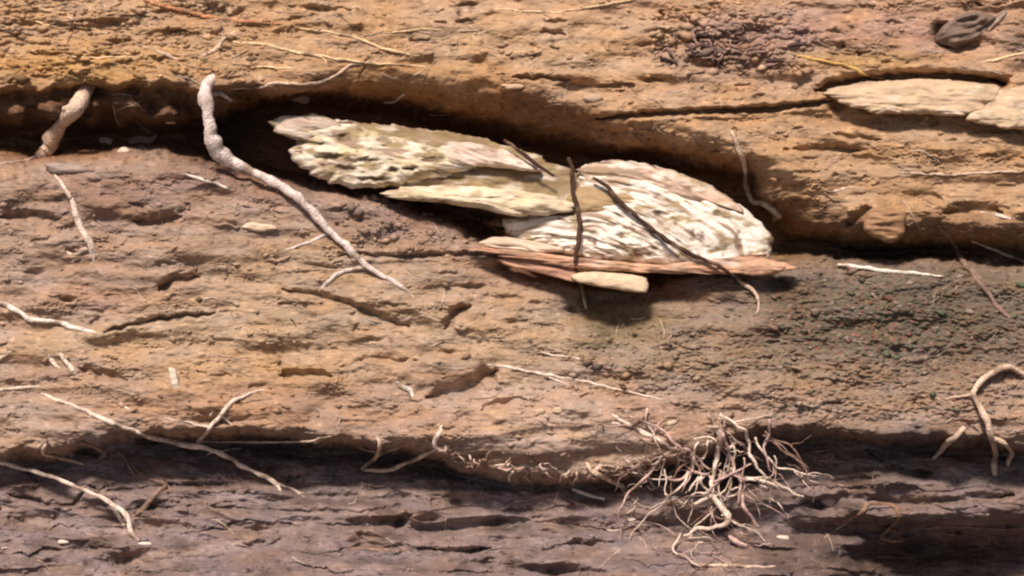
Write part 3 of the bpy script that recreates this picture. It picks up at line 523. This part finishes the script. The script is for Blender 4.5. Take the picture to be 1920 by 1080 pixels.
pathroot('dark root slanting down right across the face of the cream wood', [(1112, 334, .8), (1140, 352, 1), (1170, 386, 1.1), (1215, 424, 1), (1262, 458, 1), (1310, 482, 1), (1352, 502, .9), (1376, 518, .7)], 5, DARK, lambda x, y: dr(x, y) - 64)
pathroot('small dark root running down left behind the upper tip of the cream wood', [(945, 262, .7), (985, 292, 1), (1015, 315, .9), (1040, 330, .6)], 4.5, DARK, lambda x, y: dl(x, y) - 42)

# pale slab at the right, broken in two
def ds(x, y): return depth_at(x.ravel(), y.ravel()).reshape(x.shape)
def smooth_ds(cx, cy, ry=0.0):
    b0 = float(np.median(depth_at(np.linspace(cx - 60, cx + 60, 15), np.full(15, cy)))); return lambda x, y: b0 - (y - cy) * .30 + 0 * x
o = slab('flat_stone', [(1540, 176), (1580, 160), (1650, 152), (1740, 148), (1820, 154), (1876, 164), (1860, 190), (1835, 208), (1800, 218), (1730, 214), (1640, 212), (1600, 202), (1575, 190)], lambda x, y: 42 - (y - 180) * .5 + 0 * x, 20, 40, col_mottled(44, (.58, .43, .28), .3, .35, .3), M_STONE, None, .08, 4.5, 44, fib=.5, rings=40, spokes=200, edge=.4)
tag(o, 'pale yellowish flat stone under the curved crack at the right', 'stone', 'pale flat stones at the right')
o = slab('flat_stone', [(1838, 200), (1868, 170), (1960, 160), (2040, 190), (2030, 240), (1940, 244), (1870, 238), (1810, 224)], lambda x, y: 38 - (y - 200) * .5 + 0 * x, 20, 40, col_mottled(47, (.56, .42, .28), .3, .3, .2), M_STONE, None, .08, 4.5, 47, fib=.5, rings=40, spokes=160, edge=.4)
tag(o, 'pale flat stone cut off by the right edge of the picture', 'stone', 'pale flat stones at the right')

def pebble(label, x, y, rx, ry, col, out=.6, name='pebble', cat='pebble', seed=0, rough=1.5, rot=0.0, group=None):
    pts = []
    rr = random.Random(seed + 50)
    for k in range(9):
        a = k / 9 * 2 * math.pi; q = 1 + rr.uniform(-.18, .18); ux, uy = rx * q * math.cos(a), ry * q * math.sin(a)
        pts.append((x + ux * math.cos(rot) - uy * math.sin(rot), y + ux * math.sin(rot) + uy * math.cos(rot)))
    d0 = float(depth_at(x, y)[0])
    o = slab(name, pts, lambda X, Y: d0 - min(rx, ry) * .2 + 0 * X, min(rx, ry) * out, min(rx, ry) * 1.2, col_plain(col, seed, .25), M_STONE, None, rot, rough, seed, rings=16, spokes=48, edge=.5)
    return tag(o, label, cat, group)
pebble('pointed white chip standing on the clay above the lower ledge', 328, 718, 9, 30, (.72, .60, .46), 1.0, 'stone_chip', 'stone chip', 1, 1.5, -.25)
pebble('bright cream chip below the pale steps left of the wood', 486, 426, 30, 8, (.70, .56, .40), .9, 'stone_chip', 'stone chip', 2, 1.2, .08)
pebble('pinkish pebble stuck in the top of the dark hollow', 562, 182, 20, 11, (.52, .36, .28), 1.0, seed=3, rot=.3)
pebble('white lump in the left hollow between the two hanging roots', 232, 284, 12, 9, (.66, .54, .42), 1.0, seed=4)
pebble('smaller pinkish lump up left of the white one in the left hollow', 200, 264, 14, 8, (.55, .40, .32), 1.0, seed=5, rot=.3)
pebble('brown crumbly lump at the right of the white one in the left hollow', 268, 262, 26, 14, (.36, .23, .17), .9, seed=6, name='soil_clod', cat='soil clod', rot=-.3, rough=4)
pebble('small bright grain above the left hollow', 321, 229, 10, 4, (.70, .50, .32), 1.0, seed=7)
pebble('flat grey stone at the foot of the stubby left root', 122, 316, 42, 11, (.33, .25, .21), .8, 'stone', 'stone', 8, 2, .12)
pebble('tiny bright pebble at the root mat foot by the dark hole', 1468, 1008, 13, 5, (.75, .62, .52), 1.0, seed=9)
pebble('white grain on the shaded clay at the bottom left', 119, 1016, 12, 4, (.75, .65, .55), 1.0, seed=10)
pebble('bright grain at the foot of the bottom left root', 272, 1020, 14, 4, (.75, .65, .55), 1.0, seed=11)
pebble('small pale stone on the shaded wall right of the root mat', 1556, 940, 16, 11, (.40, .31, .26), .9, seed=12)
pebble('small white fleck on the wall right of the curved root', 1184, 974, 9, 5, (.7, .6, .5), 1.0, seed=13)
pebble('thin pale chip at the centre just above the overhang', 962, 162, 22, 5, (.60, .42, .28), 1.0, 'stone_chip', 'stone chip', 14)
pebble('broad brownish chip right of the centre just above the overhang', 1112, 184, 20, 8, (.52, .37, .26), .9, 'stone_chip', 'stone chip', 15)
pebble('small cream bit on the cheek of the big clay bulge', 1012, 772, 12, 5, (.62, .46, .32), 1.0, seed=16)
pebble('cream bit right of the other one on the big clay bulge', 1046, 770, 10, 6, (.60, .45, .32), 1.0, seed=17)
pebble('little shiny chip where the root dives into the root mat', 1257, 793, 12, 4, (.70, .55, .42), 1.0, seed=18, rot=-.3)
pebble('rough dark grey clod hanging in the corner at the top right', 1812, 56, 58, 26, (.19, .135, .10), .35, 'soil_clod', 'soil clod', 19, 9, -.4)
pebble('light twist of clay beside the grey clod at the top right', 1868, 40, 26, 8, (.33, .25, .19), .7, 'soil_clod', 'soil clod', 20, 4, -.8)
pebble('pale chip on the clay between the right pebbly patch and the crack', 1600, 356, 32, 10, (.42, .27, .17), .7, 'soil_clod', 'soil clod', 21, 3)
pebble('blocky clay lump at the right of the lower lip of the wood', 1660, 420, 44, 30, (.33, .19, .10), .5, 'soil_clod', 'soil clod', 22, 5)

# fibrous mat of roots at the lower right of centre
MAT = hold('root_mat', 1370, 880, -60)
_d0 = depth_at
def depth_at(x, y): return np.minimum(_d0(x, y), -78 + 18 * vn(np.atleast_1d(x) / 50.0, np.atleast_1d(y) / 60.0, 888))
tag(MAT, 'tangled mat of pale branching roots hanging from the lower lip', 'root mat')
mats = [([(1180, 780, .6), (1230, 800, .8), (1270, 835, 1), (1300, 850, .8), (1330, 880, .6)], 5), ([(1340, 800, .8), (1352, 830, 1), (1345, 870, 1), (1335, 900, 1), (1330, 930, 1), (1300, 945, .7)], 7.5),
        ([(1325, 775, .6), (1345, 800, 1), (1362, 830, 1), (1375, 870, .9), (1388, 905, .9), (1384, 940, .7)], 6), ([(1350, 780, .6), (1385, 800, 1), (1402, 815, 1), (1408, 860, .9), (1430, 890, .9), (1470, 915, .8), (1505, 932, .5)], 5.5),
        ([(1280, 870, .6), (1320, 890, .9), (1340, 900, 1), (1385, 882, .9), (1410, 870, .6)], 4.5), ([(1335, 925, 1), (1352, 945, 1.2), (1366, 965, 1.2), (1352, 985, .9), (1320, 990, .8), (1280, 1004, .6)], 8),
        ([(1392, 930, .8), (1398, 955, 1), (1410, 975, .9), (1425, 990, .6)], 6), ([(1395, 900, .8), (1440, 905, 1), (1475, 920, 1), (1500, 928, .6)], 5), ([(1240, 890, .5), (1265, 900, .9), (1300, 885, 1), (1330, 890, .7)], 5),
        ([(1276, 1000, .6), (1262, 1030, 1), (1290, 1048, .9), (1310, 1060, .6)], 4.5), ([(1368, 1005, .6), (1380, 1015, 1), (1400, 1020, .7)], 7), ([(1310, 830, .8), (1300, 860, 1), (1310, 890, .8), (1290, 920, .6)], 4.5)]
_k = 0
for p, r_ in mats:
    _k += 1; tube('rootlet', [(a, b_, c_, 8 + 14 * rnd.random()) for a, b_, c_ in p], r_ * .7, MAT, PINK if _k % 2 else PALE, seed=700 + _k, wob=2.2, sag=None)
def strand(k, x0, y0, a, L_, r_, par, nm='rootlet', turn=.35, cols_=(PINK, PALE, GREY, PALE)):
    pts = []; x, y = x0, y0; n = 7
    for q in range(n):
        pts.append((x, y, 1 - .75 * q / (n - 1), rnd.uniform(0, 22))); a += rnd.gauss(0, turn); x += math.cos(a) * L_ / n; y += math.sin(a) * L_ / n * .85
    tube(nm, pts, r_, par, cols_[k % len(cols_)], seed=800 + k, wob=1.6, sides=6); return pts
for k in range(32):                        # long strands fanning down from the lip, each with finer forks
    x0 = rnd.gauss(1355, 72); y0 = rnd.uniform(765, 900); a = math.pi / 2 - (x0 - 1350) / 200 + rnd.gauss(0, .45)
    p = strand(k, x0, y0, a, rnd.uniform(90, 230), rnd.uniform(1.8, 4.0), MAT, turn=.34)
    for j in range(rnd.randint(1, 2)):
        q = p[rnd.randint(1, 5)]; strand(k + 100 + j * 40, q[0], q[1], a + rnd.choice([-1, 1]) * rnd.uniform(.5, 1.2), rnd.uniform(30, 90), rnd.uniform(1.3, 2.2), MAT, turn=.4)
for k in range(30):                        # strands fanning sideways
    a = rnd.choice([rnd.gauss(.25, .35), math.pi - rnd.gauss(.25, .35)]); strand(k + 300, rnd.gauss(1350, 45), rnd.uniform(790, 1050), a, rnd.uniform(50, 160), rnd.uniform(1.3, 2.4), MAT)
depth_at = _d0
# fringe of rootlets on the lower lip
FR = hold('root_fringe', 1010, 880, -60); tag(FR, 'ragged fringe of short curly rootlets along the middle of the lower lip', 'root fringe')
for k in range(34):
    x = 842 + k * 11.5 + rnd.uniform(-8, 8); y = float(lip2(x)) - 6 + rnd.uniform(-8, 8); a = rnd.gauss(math.pi / 2, .8); pts = []
    for q in range(4):
        pts.append((x, y, [.8, 1, .9, .5][q], rnd.uniform(2, 16))); a += rnd.gauss(0, .8); x += math.cos(a) * rnd.uniform(6, 13); y += math.sin(a) * rnd.uniform(5, 11)
    tube('rootlet', pts, rnd.uniform(1.8, 3.6), FR, [PINK, TAN, GREY, PALE][k % 4], seed=900 + k, wob=1.2, sides=7)
FR2 = hold('root_fringe', 1230, 900, -60); tag(FR2, 'thin sparse rootlets between the curved root and the root mat', 'root fringe')
for k in range(14):
    x = rnd.uniform(1180, 1280); y = rnd.uniform(850, 960); a = rnd.uniform(0, 1.4); pts = []
    for q in range(5):
        pts.append((x, y, [.7, 1, .9, .8, .4][q], rnd.uniform(2, 14))); a += rnd.gauss(0, .7); x += math.cos(a) * 13; y += math.sin(a) * 10
    tube('rootlet', pts, rnd.uniform(2.2, 3.8), FR2, [GREY, TAN][k % 2], seed=950 + k, wob=1.2, sides=7)
# dark twiggy litter at the top right
TW = hold('twig_tangle', 1360, 80, 40); tag(TW, 'grey purple tangle of dry twigs and crumbs on the upper right clay', 'twig tangle')
for k in range(46):
    x = rnd.gauss(1345, 60); y = rnd.gauss(88, 24); a = rnd.gauss(0, .6); pts = []
    for q in range(4):
        pts.append((x, y, [.7, 1, .9, .5][q], rnd.uniform(0, 8))); a += rnd.gauss(0, .5); x += math.cos(a) * 12; y += math.sin(a) * 8
    tube('twig', pts, rnd.uniform(2.2, 5.0), TW, [srgb(96, 74, 70), srgb(150, 118, 108), srgb(70, 54, 50), srgb(176, 146, 130)][k % 4], seed=1000 + k, wob=1.2, sides=7)

def hair_roots():
    rs = random.Random(77); hold_ = []
    zones = [(70, 0, 900, 0, 150), (26, 900, 1920, 0, 240), (70, 0, 1000, 340, 800), (60, 1000, 1920, 520, 800), (60, 0, 1920, 840, 1050), (40, 1150, 1560, 780, 1050), (36, 0, 1200, 150, 240), (24, 1450, 1920, 240, 480)]
    V = []; F = []; CC = []; n = 0
    for cnt, xa, xb, ya, yb in zones:
        for _ in range(cnt):
            x = rs.uniform(xa, xb); y = rs.uniform(ya, yb); a = rs.gauss(.1, .45) + (math.pi / 2 if rs.random() < .18 else 0); L_ = rs.uniform(16, 75); m_ = int(L_ / 4) + 3
            xs = []; ys = []
            for q in range(m_): xs.append(x); ys.append(y); a += rs.gauss(0, .13); x += math.cos(a) * L_ / m_; y += math.sin(a) * L_ / m_
            xs = np.array(xs); ys = np.array(ys); su = depth_at(xs, ys); k9 = np.ones(5) / 5; sm = np.convolve(np.pad(su, 2, mode='edge'), k9, 'valid'); r = rs.uniform(.7, 1.7)
            tt = np.linspace(0, 1, m_); d = np.minimum(sm, su) - r * .4 + 3 * np.clip(np.abs(tt - .5) * 8 - 3, 0, 1)
            P = to_world(xs, ys, d); rr = r * (1 - .6 * tt) / 1000
            T = np.gradient(P, axis=0); T /= np.linalg.norm(T, axis=1)[:, None] + 1e-9; A = np.cross(T, FW[None]); A /= np.linalg.norm(A, axis=1)[:, None] + 1e-9; B = np.cross(T, A)
            an = np.linspace(0, 2 * math.pi, 5, endpoint=False)
            v = (P[:, None] + rr[:, None, None] * (np.cos(an)[None, :, None] * A[:, None] + np.sin(an)[None, :, None] * B[:, None])).reshape(-1, 3)
            V.append(v); F.append(gridfaces(m_, 5, True) + n); n += len(v); c = np.array(rs.choice([TAN, TAN, PINK, GREY, PALE])) * rs.uniform(.45, .9); CC.append(np.repeat(c[None], len(v), 0))
    o = mesh_obj('hair_roots', np.vstack(V), np.vstack(F), M_ROOT, None, np.vstack(CC)); tag(o, None, None, kind='stuff')
hair_roots()
# crumbs of soil and grit lying on the face, far too many to count
def crumbs():
    V = []; F = []; CC = []
    base = np.array([(1, 0, 0), (-1, 0, 0), (0, 1, 0), (0, -1, 0), (0, 0, 1), (0, 0, -1)], float)
    fac = [(0, 2, 4), (2, 1, 4), (1, 3, 4), (3, 0, 4), (2, 0, 5), (1, 2, 5), (3, 1, 5), (0, 3, 5)]
    zones = [(1900, 0, 1920, 0, 1080, 2.1), (420, 1440, 1920, 500, 790, 3.0), (160, 1060, 1330, 610, 740, 3.0), (350, 1220, 1520, 20, 140, 3.6), (420, 0, 500, 0, 150, 3.2), (220, 640, 1000, 370, 480, 3.6)]
    rs = np.random.RandomState(5); n = 0
    for cnt, xa, xb, ya, yb, sz in zones:
        x = rs.uniform(xa, xb, cnt); y = rs.uniform(ya, yb, cnt); d = depth_at(x, y); s = sz * np.clip(rs.lognormal(0, .55, cnt), .4, 3.2)
        col = soil_colour(x[None], y[None])[0]
        for i in range(cnt):
            sc = np.array([s[i] * rs.uniform(.9, 2.0), s[i] * .8, s[i] * rs.uniform(.6, 1.0)]) / 1000
            v = base * sc * rs.uniform(.75, 1.25, (6, 1)); th = rs.uniform(-.5, .5); v[:, [0, 2]] = v[:, [0, 2]] @ np.array([[math.cos(th), -math.sin(th)], [math.sin(th), math.cos(th)]])
            V.append(v + to_world(x[i:i + 1], y[i:i + 1], d[i:i + 1] - s[i] * .2)); F += [(a + n, b_ + n, c_ + n) for a, b_, c_ in fac]; n += 6
            k = rs.rand(); cc = col[i] * rs.uniform(.7, 1.35)
            if xa == 1440: cc = cc if k < .6 else (np.array([.22, .10, .075]) if k < .72 else (np.array([.12, .135, .08]) if k < .86 else np.array([.30, .24, .19])))
            CC.append(np.repeat(cc[None], 6, 0))
    o = mesh_obj('gravel', np.vstack(V), np.array(F), M_SOIL, None, np.clip(np.vstack(CC), .01, .9), True); tag(o, None, None, kind='stuff')
crumbs()
for o in S.objects:
    if 'org' in o: del o['org']
